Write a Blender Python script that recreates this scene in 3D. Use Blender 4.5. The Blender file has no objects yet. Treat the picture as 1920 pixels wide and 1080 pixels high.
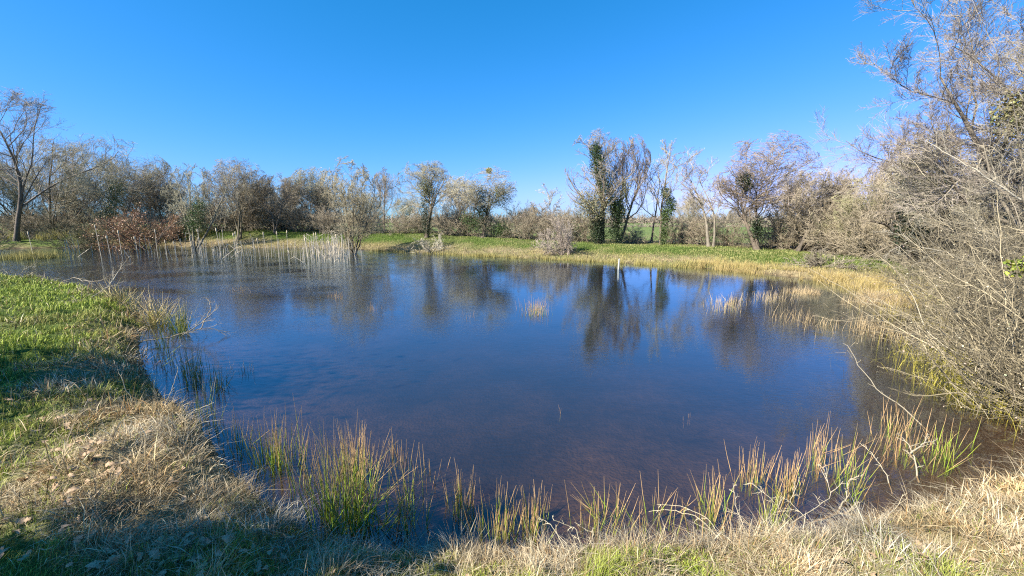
import bpy, math
import numpy as np
from mathutils import Vector
R = math.radians
sc = bpy.context.scene
col = sc.collection

# ------------------------------------------------------------------ camera, sky, sun, exposure
CAM_H = 2.2; PITCH = R(9.9); FPX = 746.7          # focal length in pixels of the 1920 px wide photograph
cam_d = bpy.data.cameras.new("camera"); cam = bpy.data.objects.new("camera", cam_d); col.objects.link(cam)
cam.location = (0, 0, CAM_H); cam.rotation_euler = (R(90) - PITCH, 0, 0)
cam_d.sensor_width = 36; cam_d.lens = 36 * FPX / 1920; cam_d.clip_start = 0.05; cam_d.clip_end = 5000
sc.camera = cam
sc.render.resolution_x = 1024; sc.render.resolution_y = 576

SUN_EL = R(38); LX, LY = 0.84, 0.54                # light travels towards +x, +y
sun_az = math.atan2(-LX, -LY)                      # compass bearing of the sun, from +y towards +x
w = bpy.data.worlds.new("World"); sc.world = w; w.use_nodes = True
nt = w.node_tree; bg = nt.nodes['Background']
sky = nt.nodes.new('ShaderNodeTexSky'); sky.sky_type = 'NISHITA'; sky.sun_disc = False
sky.sun_elevation = SUN_EL; sky.sun_rotation = sun_az
sky.air_density = 1.0; sky.dust_density = 0.25; sky.ozone_density = 4.0; sky.altitude = 0
sep = nt.nodes.new('ShaderNodeSeparateColor'); com = nt.nodes.new('ShaderNodeCombineColor'); nt.links.new(sky.outputs[0], sep.inputs[0])
def powmul(src, ga, am, ch):      # a deeper, clearer blue than the plain model gives
    pw = nt.nodes.new('ShaderNodeMath'); pw.operation = 'POWER'; pw.inputs[1].default_value = ga; nt.links.new(src, pw.inputs[0])
    mu = nt.nodes.new('ShaderNodeMath'); mu.operation = 'MULTIPLY'; mu.inputs[1].default_value = am; nt.links.new(pw.outputs[0], mu.inputs[0]); nt.links.new(mu.outputs[0], com.inputs[ch])
powmul(sep.outputs[1], 2.2, .040, 0); powmul(sep.outputs[1], .76, .98, 1); powmul(sep.outputs[2], .9, 1.38, 2)
nt.links.new(com.outputs[0], bg.inputs['Color'])
bg.inputs['Strength'].default_value = 0.076
sl = bpy.data.lights.new("sun", 'SUN'); sl.energy = 5.0; sl.angle = R(0.5); sl.color = (1, .94, .84)
so = bpy.data.objects.new("sun", sl); col.objects.link(so)
so.rotation_euler = Vector((-LX*math.cos(SUN_EL), -LY*math.cos(SUN_EL), math.sin(SUN_EL))).to_track_quat('Z', 'Y').to_euler()
so.location = (-20, -12, 20)
sc.view_settings.view_transform = 'Standard'; sc.view_settings.look = 'None'
sc.view_settings.exposure = 1.35; sc.view_settings.gamma = 1; sc.view_settings.use_curve_mapping = False
sc.cycles.max_bounces = 6; sc.cycles.transparent_max_bounces = 12; sc.cycles.diffuse_bounces = 2
sc.cycles.use_denoising = False; sc.cycles.filter_width = 1.15; sc.cycles.sample_clamp_indirect = 4
sc.cycles.caustics_reflective = False; sc.cycles.caustics_refractive = False

rng = np.random.default_rng(7)
U = lambda a, b, n=None: rng.uniform(a, b, n)
nrm = lambda v: v / np.maximum(np.linalg.norm(v, axis=-1, keepdims=True), 1e-9)

# ------------------------------------------------------------------ surveying: bearings from the viewpoint to world positions
cp, sp = math.cos(PITCH), math.sin(PITCH)
def ray(px, py):
    u = (px - 960) / FPX; v = (py - 540) / FPX
    return np.array([u, cp - sp*v, -(sp + cp*v)])
def PZ(px, py, z=0.0):
    d = ray(px, py); t = (z - CAM_H) / d[2]
    return np.array([0, 0, CAM_H]) + d*t
def PD(px, py, depth):
    d = ray(px, py)
    return np.array([0, 0, CAM_H]) + d*(depth/d[1])

# ------------------------------------------------------------------ noise
_tab = np.random.default_rng(3).random((256, 256))
def vnoise(x, y):
    x = np.asarray(x, float); y = np.asarray(y, float)
    xi = np.floor(x).astype(int); yi = np.floor(y).astype(int); fx = x-xi; fy = y-yi
    fx = fx*fx*(3-2*fx); fy = fy*fy*(3-2*fy)
    g = lambda a, b: _tab[a & 255, b & 255]
    return (g(xi, yi)*(1-fx)+g(xi+1, yi)*fx)*(1-fy)+(g(xi, yi+1)*(1-fx)+g(xi+1, yi+1)*fx)*fy
def fbm(x, y, f=1.0, o=3):
    s = 0; a = 1; t = 0
    for k in range(o):
        s = s + a*vnoise(x*f+17.3*k, y*f-9.1*k); t += a; a *= .5; f *= 2.03
    return s/t
def sstep(a, b, x):
    t = np.clip((x-a)/(b-a), 0, 1); return t*t*(3-2*t)

# ------------------------------------------------------------------ pond outline and the lie of the land
shore_px = [(-300,506),(0,522),(60,528),(150,545),(215,562),(262,600),(252,645),(268,700),(300,745),(350,795),(385,835),(430,885),
 (480,940),(545,985),(620,1028),(720,1050),(850,1044),(900,1056),(1000,1058),(1100,1046),(1200,1050),(1300,1036),(1450,1020),(1560,1006),
 (1650,984),(1750,956),(1880,920),(2000,860),(2020,760),(1910,660),(1810,610),(1735,577),(1690,556),(1620,540),(1560,528),(1440,514),
 (1300,501),(1160,492),(1000,484),(880,478),(720,469),(600,465),(450,465),(300,461),(150,464),(0,467),(-300,470)]
SH = np.array([PZ(a, b)[:2] for a, b in shore_px])
def sd(x, y):
    x = np.asarray(x, float); y = np.asarray(y, float); best = np.full(x.shape, 1e9); ins = np.zeros(x.shape, bool)
    n = len(SH)
    for i in range(n):
        ax, ay = SH[i]; bx, by = SH[(i+1) % n]; ex, ey = bx-ax, by-ay
        t = np.clip(((x-ax)*ex+(y-ay)*ey)/(ex*ex+ey*ey), 0, 1)
        best = np.minimum(best, np.hypot(x-ax-t*ex, y-ay-t*ey))
        c = (ay > y) != (by > y)
        ins ^= c & (x < ex*(y-ay)/(ey if abs(ey) > 1e-9 else 1e-9)+ax)
    best = best + (fbm(x, y, 1.7, 2)-.5)*.22*np.clip(np.hypot(x, y)/5, .5, 2)*np.exp(-best)
    return np.where(ins, -best, best)
def farw(x, y): return sstep(2.0, 6.5, y-(4.0+.7*np.maximum(-x, 0)))
def ground_z(x, y, d=None):
    x = np.asarray(x, float); y = np.asarray(y, float)
    if d is None: d = sd(x, y)
    dp = np.maximum(d, 0); wf = farw(x, y)
    near = .33*(1-np.exp(-dp/.28))+.12*sstep(0, 3, dp)+(fbm(x, y, 3.2, 3)-.5)*.24*sstep(0, .4, dp)+.17*np.exp(-((x+3.05)**2/.35+(y-3.45)**2/.5))*sstep(0, .2, dp)
    Hf = np.interp(x, [-40, -30, -20, -8, 2, 8, 16], [1.35, 1.3, 1.15, .95, .66, .52, .5])
    far = .16*(1-np.exp(-dp/.3))+(Hf-.16)*sstep(.3, 5.0, dp)+(fbm(x, y, .9, 3)-.5)*.14*sstep(0, 1, dp)
    far = far*(1-sstep(12, 45, dp))+sstep(12, 45, dp)*.35
    out = near*(1-wf)+far*wf
    ins = -.03-.55*(1-np.exp(np.minimum(d, 0)/3.6))+(fbm(x, y, 1.3, 3)-.5)*.1*sstep(0, .6, -d)
    return np.where(d > 0, out, ins)
gz = lambda x, y: float(ground_z(np.array([x]), np.array([y]))[0])

# ------------------------------------------------------------------ mesh helpers
class MB:
    def __init__(s): s.v = []; s.f = []; s.c = []; s.n = 0; s.smooth = False
    def add(s, v, f, c=None):
        v = np.asarray(v, float).reshape(-1, 3); s.v.append(v)
        f = [np.asarray(q) for q in (f if isinstance(f, list) else [f])]
        s.f += [q+s.n for q in f if len(q)]
        if c is None: c = np.ones((len(v), 3))
        c = np.asarray(c, float)
        if c.ndim == 1: c = np.tile(c, (len(v), 1))
        s.c.append(c.reshape(-1, 3)); s.n += len(v); return s
    def mesh(s, name, origin=(0, 0, 0)):
        v = np.concatenate(s.v)-np.array(origin); c = np.concatenate(s.c)
        me = bpy.data.meshes.new(name); me.vertices.add(len(v)); me.vertices.foreach_set('co', v.astype(np.float32).ravel())
        lt = np.concatenate([np.full(len(q), q.shape[1]) for q in s.f]); li = np.concatenate([q.ravel() for q in s.f])
        me.loops.add(len(li)); me.loops.foreach_set('vertex_index', li.astype(np.int32))
        me.polygons.add(len(lt)); me.polygons.foreach_set('loop_start', (np.cumsum(lt)-lt).astype(np.int32))
        me.polygons.foreach_set('use_smooth', np.full(len(lt), s.smooth))
        ca = me.color_attributes.new('tint', 'FLOAT_COLOR', 'POINT')
        ca.data.foreach_set('color', np.concatenate([c, np.ones((len(c), 1))], 1).astype(np.float32).ravel())
        me.update(calc_edges=True); return me
def tag(o, label=None, cat=None, group=None, kind=None):
    for k, v in (('label', label), ('category', cat), ('group', group), ('kind', kind)):
        if v: o[k] = v
    return o
def obj(name, mb, mat, parent=None, loc=(0, 0, 0)):
    """one mesh object; vertices are given in world space, the object's origin is put at loc (or its parent's)"""
    org = tuple(parent['_o']) if parent is not None and '_o' in parent else tuple(loc)
    me = mb.mesh(name, org); me.materials.append(mat)
    o = bpy.data.objects.new(name, me); col.objects.link(o)
    if parent is not None: o.parent = parent
    else: o.location = org
    return o
def empty(name, loc, label, cat, group=None):
    o = bpy.data.objects.new(name, None); col.objects.link(o); o.location = loc; o['_o'] = [float(q) for q in loc]
    o.empty_display_size = .2
    return tag(o, label, cat, group)
def dup(root, loc, rotz, scale, label=None, group=None):
    r = root.copy(); col.objects.link(r); r.location = loc; r.rotation_euler = (0, 0, rotz); r.scale = scale
    for k in ('label', 'group'):
        if k in r: del r[k]
    tag(r, label, None, group)
    for ch in root.children:
        c = ch.copy(); col.objects.link(c); c.parent = r
    return r

def tubes(mb, P, Rr, sides, c0=(1, 1, 1), c1=None):
    """P (N,K,3), Rr (N,K)"""
    N, K, _ = P.shape
    if N == 0: return
    T = np.gradient(P, axis=1); T = nrm(T)
    a = nrm(np.cross(T[:, :1], np.where(np.abs(T[:, :1, 2:3]) > .9, np.array([1., 0, 0]), np.array([0, 0, 1.]))))
    a = nrm(a-(a*T).sum(-1, keepdims=True)*T); b = np.cross(T, a)
    th = np.arange(sides)*2*np.pi/sides
    V = P[:, :, None]+Rr[:, :, None, None]*(np.cos(th)[None, None, :, None]*a[:, :, None]+np.sin(th)[None, None, :, None]*b[:, :, None])
    i = np.arange(N*K*sides).reshape(N, K, sides); j = np.roll(i, -1, 2)
    F = np.stack([i[:, :-1], j[:, :-1], j[:, 1:], i[:, 1:]], -1).reshape(-1, 4)
    c0 = np.asarray(c0, float); c1 = c0 if c1 is None else np.asarray(c1, float)
    c0 = np.broadcast_to(c0, (N, 3)); c1 = np.broadcast_to(c1, (N, 3))
    s = np.linspace(0, 1, K)[None, :, None]
    C = c0[:, None]*(1-s)+c1[:, None]*s
    mb.add(V, F, np.repeat(C[:, :, None], sides, 2))
def grow(P, Rr, n, t0, t1, ang, L, K, wig=.15, trop=(0, 0, 0), rr=.55, tip=.25, shape=.4, rmin=.003, jit=.3):
    """children of every branch in P; returns (N*n,K,3),(N*n,K)"""
    N, K0, _ = P.shape
    n = int(n); idx = np.repeat(np.arange(N), n)
    t = (np.tile(np.arange(n), N)+rng.random(N*n))/n*(t1-t0)+t0
    f = t*(K0-1); i = np.minimum(f.astype(int), K0-2); f = (f-i)[:, None]
    p = P[idx, i]*(1-f)+P[idx, i+1]*f; T = nrm(P[idx, i+1]-P[idx, i])
    r = Rr[idx, i]*(1-f[:, 0])+Rr[idx, i+1]*f[:, 0]
    q = rng.normal(size=p.shape); q = nrm(q-(q*T).sum(-1, keepdims=True)*T)
    a = ang*(1+jit*rng.normal(size=len(p)))[:, None]
    d = np.cos(a)*T+np.sin(a)*q
    Lp = np.linalg.norm(np.diff(P, axis=1), axis=-1).sum(1)[idx]
    ln = L*Lp*(1-shape*t)*rng.uniform(.55, 1.25, len(p))
    out = np.empty((len(p), K, 3)); out[:, 0] = p; tr = np.array(trop)/(K-1)
    for k in range(1, K):
        d = nrm(d+wig*rng.normal(size=d.shape)+tr); out[:, k] = out[:, k-1]+d*(ln/(K-1))[:, None]
    r0 = np.maximum(r*rr*rng.uniform(.7, 1.1, len(p)), rmin)
    rad = r0[:, None]*np.linspace(1, tip, K)[None]; rad = np.maximum(rad, rmin*.6)
    return out, rad
def stems(bases, dirs, L, r, K=8, wig=.08, trop=(0, 0, 0), tip=.35):
    bases = np.asarray(bases, float).reshape(-1, 3); d = nrm(np.asarray(dirs, float).reshape(-1, 3)); N = len(bases)
    L = np.broadcast_to(L, (N,)); r = np.broadcast_to(r, (N,)); out = np.empty((N, K, 3)); out[:, 0] = bases; tr = np.array(trop)/(K-1)
    for k in range(1, K):
        d = nrm(d+wig*rng.normal(size=d.shape)+tr); out[:, k] = out[:, k-1]+d*(L/(K-1))[:, None]
    return out, r[:, None]*np.linspace(1, tip, K)[None]
def leaves(mb, pos, size, c, cj=.25, droop=0):
    N = len(pos); a = nrm(rng.normal(size=(N, 3))+np.array([0, 0, -droop])); q = rng.normal(size=(N, 3)); b = nrm(np.cross(a, q)); nn = np.cross(a, b)
    s = (size*rng.uniform(.6, 1.3, N))[:, None]
    V = np.stack([pos, pos+s*(.5*a+.38*b+.1*nn), pos+s*a, pos+s*(.5*a-.38*b+.1*nn)], 1)
    i = np.arange(N*4).reshape(N, 4)
    C = np.array(c)*(1+cj*rng.uniform(-1, 1, (N, 1)))*(1+.08*rng.normal(size=(N, 3)))
    mb.add(V, i, np.repeat(np.clip(C, .005, 1)[:, None], 4, 1))
def blades(mb, pos, h, wd, lean, az, c0, c1, curl=.5):
    """grass blades of five vertices; h,wd,lean,az arrays"""
    N = len(pos); up = np.array([0, 0, 1.]); D = np.stack([np.cos(az), np.sin(az), np.zeros(N)], 1)
    fa = rng.uniform(0, 2*np.pi, N); S = np.stack([np.cos(fa), np.sin(fa), np.zeros(N)], 1)
    h_ = h[:, None]; w_ = wd[:, None]/2; l1 = (lean*(1-curl))[:, None]; l2 = (lean*(1+curl))[:, None]
    mid = pos+h_*.5*(up*np.cos(l1)+D*np.sin(l1)); tip = mid+h_*.5*(up*np.cos(l2)+D*np.sin(l2))
    V = np.stack([pos-S*w_, pos+S*w_, mid-S*w_*.8, mid+S*w_*.8, tip], 1)
    b = np.arange(N)[:, None]*5
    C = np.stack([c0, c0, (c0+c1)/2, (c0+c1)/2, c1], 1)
    mb.add(V, [b+np.array([[0, 1, 3, 2]]), b+np.array([[2, 3, 4]])], C)

# ------------------------------------------------------------------ materials
def newmat(name):
    m = bpy.data.materials.new(name); m.use_nodes = True; n = m.node_tree.nodes; n.clear(); return m, n, m.node_tree.links
def mat_tint(name, rough=.75, nscale=6, var=.35, transl=0.0, spec=.25, base=(1, 1, 1), bump=0):
    m, n, l = newmat(name)
    out = n.new('ShaderNodeOutputMaterial'); at = n.new('ShaderNodeAttribute'); at.attribute_name = 'tint'
    tc = n.new('ShaderNodeTexCoord'); no = n.new('ShaderNodeTexNoise'); no.inputs['Scale'].default_value = nscale; no.inputs['Detail'].default_value = 4
    l.new(tc.outputs['Object'], no.inputs['Vector'])
    mr = n.new('ShaderNodeMapRange'); mr.inputs[1].default_value = .3; mr.inputs[2].default_value = .7
    mr.inputs[3].default_value = 1-var; mr.inputs[4].default_value = 1+var; l.new(no.outputs[0], mr.inputs[0])
    mu = n.new('ShaderNodeVectorMath'); mu.operation = 'SCALE'; l.new(at.outputs['Color'], mu.inputs[0]); l.new(mr.outputs[0], mu.inputs['Scale'])
    m2 = n.new('ShaderNodeVectorMath'); m2.operation = 'MULTIPLY'; m2.inputs[1].default_value = base; l.new(mu.outputs[0], m2.inputs[0])
    p = n.new('ShaderNodeBsdfPrincipled'); p.inputs['Roughness'].default_value = rough; p.inputs['Specular IOR Level'].default_value = spec
    l.new(m2.outputs[0], p.inputs['Base Color'])
    if bump:
        nb = n.new('ShaderNodeTexNoise'); nb.inputs['Scale'].default_value = 30; nb.inputs['Detail'].default_value = 5
        mp = n.new('ShaderNodeMapping'); mp.inputs['Scale'].default_value = (1, 1, .25); l.new(tc.outputs['Object'], mp.inputs[0]); l.new(mp.outputs[0], nb.inputs['Vector'])
        bp = n.new('ShaderNodeBump'); bp.inputs['Strength'].default_value = bump; bp.inputs['Distance'].default_value = .03
        l.new(nb.outputs[0], bp.inputs['Height']); l.new(bp.outputs[0], p.inputs['Normal'])
    if transl:
        t = n.new('ShaderNodeBsdfTranslucent'); l.new(m2.outputs[0], t.inputs['Color']); mx = n.new('ShaderNodeMixShader'); mx.inputs[0].default_value = transl
        l.new(p.outputs[0], mx.inputs[1]); l.new(t.outputs[0], mx.inputs[2]); l.new(mx.outputs[0], out.inputs[0])
    else: l.new(p.outputs[0], out.inputs[0])
    return m
M_bark = mat_tint('bark', .85, 5, .3, bump=.6)
M_twig = mat_tint('twig_bark', .8, 1.2, .28, base=(1.22, 1.27, 1.24))
M_leaf = mat_tint('leaf', .45, 3, .3, transl=.2, spec=.4)
M_grass = mat_tint('grass_blade', .6, 1.5, .2, transl=.1, spec=.2)
M_straw = mat_tint('straw', .65, 2.5, .2, transl=.08, spec=.2)
M_dead = mat_tint('dead_leaf', .7, 40, .3, transl=.1)
M_post = mat_tint('painted_post', .6, 25, .18, bump=.4)

# ------------------------------------------------------------------ ground: one sheet out to the horizon
GREEN = np.array([.13, .21, .035]); STRAW = np.array([.46, .37, .20]); MUD = np.array([.085, .06, .04])
def dryness(x, y, d=None):
    if d is None: d = sd(x, y)
    wf = farw(x, y); n = fbm(x, y, .9, 3); n2 = fbm(x+50, y+20, 2.6, 2)
    nl = 1.05*np.exp(-np.maximum(d, 0)/.6)+2.2*(n-.60)+1.2*(n2-.5)          # near bank: straw along the edge, patches inland
    br = sstep(.5, 1.6, x)*(1-sstep(9, 12, y))*.52+sstep(-.6, .4, x)*.2
    left_lawn = sstep(5.0, 8.0, -x)*.25
    mound = 1.0*np.exp(-((x+2.9)**2/.9+(y-3.2)**2/.9)); fm_ = .45*sstep(1.1, .9, y)*0
    near = np.clip(np.clip(nl+br+mound-left_lawn, 0, .9)+.05, 0, 1)
    fr = np.clip(1.0-sstep(1.0, 3.2, d)*.98+1.5*(fbm(x, y, .5, 3)-.52)*(1-sstep(3.6, 5, d)*.8), 0, 1)
    return near*(1-wf)+fr*wf
def axis(lo, hi, f0, f1, fine, mid, m0, m1, grow_=1.18):
    a = list(np.arange(f0, f1, fine)); s = mid
    b = list(np.arange(f1, m1, mid)); c = list(np.arange(f0-mid, m0, -mid))[::-1]
    e = []; v = m1; s = mid
    while v < hi: e.append(v); s *= grow_; v += s
    e.append(hi); g = []; v = m0; s = mid
    while v > lo: g.append(v); s *= grow_; v -= s
    g.append(lo)
    return np.array(g[::-1]+c+a+b+e)
gx = np.unique(np.round(axis(-2500, 2500, -5, 6, .07, .22, -40, 20), 4)); gy = np.unique(np.round(axis(-60, 3500, .6, 5.5, .07, .22, -3, 42), 4))
X, Y = np.meshgrid(gx, gy); D = sd(X, Y); Z = ground_z(X, Y, D)
dr = dryness(X, Y, D)[..., None]
c_far = np.array([.13, .17, .05])
Cg = MUD*.75+np.zeros(X.shape+(3,))
grassc = (GREEN*.45)*(1-dr)+(STRAW*.5)*dr
Cg = np.where(D[..., None] > .04, grassc, Cg)
fm = sstep(9, 13, D)[..., None]; Cg = Cg*(1-fm)+c_far*fm
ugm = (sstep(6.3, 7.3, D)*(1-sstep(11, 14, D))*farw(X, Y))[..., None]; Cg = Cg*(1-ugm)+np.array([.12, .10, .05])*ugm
bedn = fbm(X, Y, 1.1, 4)[..., None]
bed = np.array([.078, .053, .032])*(.15+1.6*bedn)
Cg = np.where(D[..., None] < 0, bed, Cg)
g = MB(); g.smooth = True
i = np.arange(X.size).reshape(X.shape)
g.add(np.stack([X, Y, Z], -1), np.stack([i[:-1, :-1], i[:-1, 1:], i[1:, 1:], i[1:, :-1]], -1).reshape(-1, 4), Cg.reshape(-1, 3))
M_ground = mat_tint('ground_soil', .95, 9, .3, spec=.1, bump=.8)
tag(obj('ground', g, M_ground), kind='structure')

# ------------------------------------------------------------------ water
m, n, l = newmat('pond_water')
out = n.new('ShaderNodeOutputMaterial'); tc = n.new('ShaderNodeTexCoord'); at = n.new('ShaderNodeAttribute'); at.attribute_name = 'tint'   # red: murkiness by depth, green: ripple height by wind
sp_ = n.new('ShaderNodeSeparateColor'); l.new(at.outputs['Color'], sp_.inputs[0])
def wn(scale, sx, sy, rot, det):
    mp = n.new('ShaderNodeMapping'); mp.inputs['Scale'].default_value = (sx, sy, 1); mp.inputs['Rotation'].default_value = (0, 0, R(rot))
    no = n.new('ShaderNodeTexNoise'); no.inputs['Scale'].default_value = scale; no.inputs['Detail'].default_value = det
    l.new(tc.outputs['Object'], mp.inputs[0]); l.new(mp.outputs[0], no.inputs['Vector']); return no
n1 = wn(13, .7, 1.8, 22, 3); n2 = wn(2.2, 1, 1.5, -10, 2); patch = wn(.3, 1, 1.6, 0, 2)
pr = n.new('ShaderNodeMapRange'); pr.inputs[1].default_value = .38; pr.inputs[2].default_value = .62; pr.inputs[3].default_value = .3; pr.inputs[4].default_value = 1.2
l.new(patch.outputs[0], pr.inputs[0])
mg_ = n.new('ShaderNodeMath'); mg_.operation = 'MULTIPLY'; l.new(pr.outputs[0], mg_.inputs[0]); l.new(sp_.outputs[1], mg_.inputs[1])
ml = n.new('ShaderNodeMath'); ml.operation = 'MULTIPLY'; l.new(n1.outputs[0], ml.inputs[0]); l.new(mg_.outputs[0], ml.inputs[1])
m2 = n.new('ShaderNodeMath'); m2.operation = 'MULTIPLY_ADD'; l.new(n2.outputs[0], m2.inputs[0]); m2.inputs[1].default_value = .9; l.new(ml.outputs[0], m2.inputs[2])
bp = n.new('ShaderNodeBump'); bp.inputs['Strength'].default_value = 1; bp.inputs['Distance'].default_value = .0017; l.new(m2.outputs[0], bp.inputs['Height'])
ge = n.new('ShaderNodeNewGeometry'); dt = n.new('ShaderNodeVectorMath'); dt.operation = 'DOT_PRODUCT'; l.new(ge.outputs['Incoming'], dt.inputs[0]); l.new(bp.outputs[0], dt.inputs[1])
def mth(op, a, b=None):
    q = n.new('ShaderNodeMath'); q.operation = op
    for k_, v_ in enumerate((a, b)):
        if v_ is None: continue
        if isinstance(v_, (int, float)): q.inputs[k_].default_value = v_
        else: l.new(v_, q.inputs[k_])
    return q.outputs[0]
F0 = .10; ca = mth('ABSOLUTE', dt.outputs['Value']); fr_o = mth('ADD', mth('MULTIPLY', mth('POWER', mth('SUBTRACT', 1.0, mth('MINIMUM', ca, 1.0)), 4.0), 1-F0), F0)   # the same reflectance from above and below
gl = n.new('ShaderNodeBsdfGlossy'); gl.inputs['Roughness'].default_value = .012; gl.inputs['Color'].default_value = (.80, .92, 1, 1); l.new(bp.outputs[0], gl.inputs['Normal'])
tr = n.new('ShaderNodeBsdfTransparent'); tr.inputs['Color'].default_value = (.86, .74, .60, 1)
df = n.new('ShaderNodeBsdfDiffuse'); df.inputs['Color'].default_value = (.025, .031, .040, 1)
mx = n.new('ShaderNodeMixShader'); l.new(sp_.outputs[0], mx.inputs[0]); l.new(tr.outputs[0], mx.inputs[1]); l.new(df.outputs[0], mx.inputs[2])
mf = n.new('ShaderNodeMixShader'); l.new(fr_o, mf.inputs[0]); l.new(mx.outputs[0], mf.inputs[1]); l.new(gl.outputs[0], mf.inputs[2]); l.new(mf.outputs[0], out.inputs[0])
M_water = m
wx = np.arange(-55, 22.1, .3); wy = np.arange(-1, 42.1, .3); WX, WY = np.meshgrid(wx, wy); dep_ = np.maximum(0, -ground_z(WX, WY))
murk = 1-np.exp(-1.8*dep_); wind = .9+3.0*sstep(-2, -10, WX)*sstep(8, 14, WY)+.9*sstep(1, -3, WX)*sstep(5.5, 9, WY)
i = np.arange(WX.size).reshape(WX.shape); wt = MB(); wt.smooth = True
wt.add(np.stack([WX, WY, WX*0], -1), np.stack([i[:-1, :-1], i[:-1, 1:], i[1:, 1:], i[1:, :-1]], -1).reshape(-1, 4), np.stack([murk, wind, wind], -1).reshape(-1, 3))
tag(obj('pond_water', wt, M_water), kind='structure')
# ------------------------------------------------------------------ trees
GREYB = (.25, .20, .145); LICH = (.31, .27, .18); PURP = (.22, .165, .13); DARKB = (.12, .09, .065); PALE = (.36, .31, .23)
KIND = {
 'round':   dict(tf=.50, n=(12, 9, 9, 8), t0=(.38, .15, .1, .1), ang=(.62, .65, .7, .8), L=(1.15, .55, .55, .6), trop=((0, 0, .75), (0, 0, .3), (0, 0, .1), (0, 0, -.1)), wig=.17),
 'upright': dict(tf=.80, n=(12, 9, 8, 8), t0=(.22, .15, .1, .1), ang=(.55, .5, .55, .6), L=(.60, .55, .55, .6), trop=((0, 0, .8), (0, 0, .6), (0, 0, .4), (0, 0, .3)), wig=.11),
 'spread':  dict(tf=.72, n=(15, 9, 9, 8), t0=(.22, .12, .1, .1), ang=(1.0, .7, .7, .7), L=(.72, .58, .5, .55), trop=((0, 0, .45), (0, 0, .35), (0, 0, .2), (0, 0, .2)), wig=.15),
 'thin':    dict(tf=.92, n=(10, 8, 6, 5), t0=(.30, .2, .15, .1), ang=(.6, .6, .6, .6), L=(.45, .5, .5, .55), trop=((0, 0, .8), (0, 0, .5), (0, 0, .4), (0, 0, .2)), wig=.13),
 'bushy':   dict(tf=.85, n=(8, 8, 8, 6), t0=(.05, .08, .1, .1), ang=(.6, .65, .7, .8), L=(.62, .58, .55, .6), trop=((0, 0, .2), (0, 0, .1), (0, 0, -.05), (0, 0, -.1)), wig=.15),
}
def build_tree(name, label, cat, bx, depth, x0, x1, ytop, kind, tone=GREYB, tipc=None, trunks=1, r0=.16, dens=1.0, lean=0.0, ivy=(), twig=.0060, group=None, ybase=None, dark=None, splay=.35, org=None, domed=True):
    k = KIND[kind]
    p = PD(bx, 440, depth); x, y = (p[0], p[1]) if org is None else org
    z = gz(x, y)-.05
    root = empty(name, (x, y, z), label, cat, group)
    top = PD((x0+x1)/2, ytop, depth)[2]-z; xl = PD(x0, ytop, depth)[0]-x; xr = PD(x1, ytop, depth)[0]-x
    H = top
    bases = np.c_[rng.normal(0, .12*(trunks > 1), (trunks, 2)), np.zeros(trunks)]
    dirs = np.c_[rng.normal(0, splay if trunks > 1 else .05, (trunks, 2)), np.ones(trunks)]; dirs[:, 0] += lean
    P0, R0 = stems(bases, dirs, H*k['tf']*(rng.uniform(.75, 1, trunks) if trunks > 1 else 1), r0*(rng.uniform(.5, 1, trunks) if trunks > 1 else np.ones(1)), K=12, wig=.06, trop=(0, 0, .25), tip=.13)
    R0[:, 0] *= 1.35
    lv = [(P0, R0)]; nn = list(k['n'])
    if trunks > 2: nn[0] = max(3, int(nn[0]*2.2/trunks))
    nn[3] = max(3, int(round(nn[3]*dens*.66)))
    for i in range(4):
        P, Q = grow(lv[-1][0], lv[-1][1], nn[i], k['t0'][i], 1.0, k['ang'][i], k['L'][i], (9, 7, 6, 4)[i], k['wig'], k['trop'][i], rr=(.6, .6, .6, .7)[i], rmin=(twig*3, twig*1.8, twig*1.2, twig)[i])
        lv.append((P, Q))
    A = np.concatenate([q[0].reshape(-1, 3) for q in lv[2:]])
    a0, a1 = np.percentile(A[:, 0], (3, 97)); az = np.percentile(A[:, 2], 98); ay = np.abs(np.percentile(A[:, 1], (1, 99))).max()
    sz = H/az; cxr = (a0+a1)/2; sx = (xr-xl)/(a1-a0); ct = (xl+xr)/2; sy = min(max((xr-xl)/2/ay, .5), 1.4)
    def dome(P):       # keep the crown inside a rounded envelope
        c = np.array([ct, 0, .52*H]); ax = np.array([(xr-xl)/2*1.04, (xr-xl)/2*.95, H*.50]); v = (P-c)/ax; up_ = v[..., 2] > -.35
        q = np.linalg.norm(v, axis=-1); k_ = np.where(q > .72, (.72+.30*np.tanh((q-.72)/.42))/np.maximum(q, 1e-6), 1); k_ = np.where(up_, k_, 1)[..., None]
        return c+v*k_*ax
    for (P, Q) in lv:
        zz = np.clip(P[..., 2]/az, 0, 1.05)
        P[..., 0] = P[..., 0]*(sx*np.clip(zz*2, .45, 1) + (1-np.clip(zz*2, .45, 1))) + (ct-cxr*sx)*np.clip(zz, 0, 1)**1.0*1.1
        P[..., 1] *= sy; P[..., 2] *= sz
        if kind != 'thin' and domed: P[:] = dome(P)
        P += np.array([x, y, z])
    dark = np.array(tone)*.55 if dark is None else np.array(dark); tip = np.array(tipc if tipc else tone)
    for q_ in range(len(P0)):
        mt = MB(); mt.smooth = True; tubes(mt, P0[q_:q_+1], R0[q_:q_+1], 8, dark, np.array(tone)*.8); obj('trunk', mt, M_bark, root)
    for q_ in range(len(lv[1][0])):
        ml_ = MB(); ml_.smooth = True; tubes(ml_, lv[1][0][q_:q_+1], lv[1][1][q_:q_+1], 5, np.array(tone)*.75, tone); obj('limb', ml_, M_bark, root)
    mc = MB(); jt = lambda N: np.array(tone)*(1+.3*rng.uniform(-1, 1, (N, 1)))
    tubes(mc, *lv[2], 4, jt(len(lv[2][0])), tip); tubes(mc, *lv[3], 3, jt(len(lv[3][0])), tip)
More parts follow.
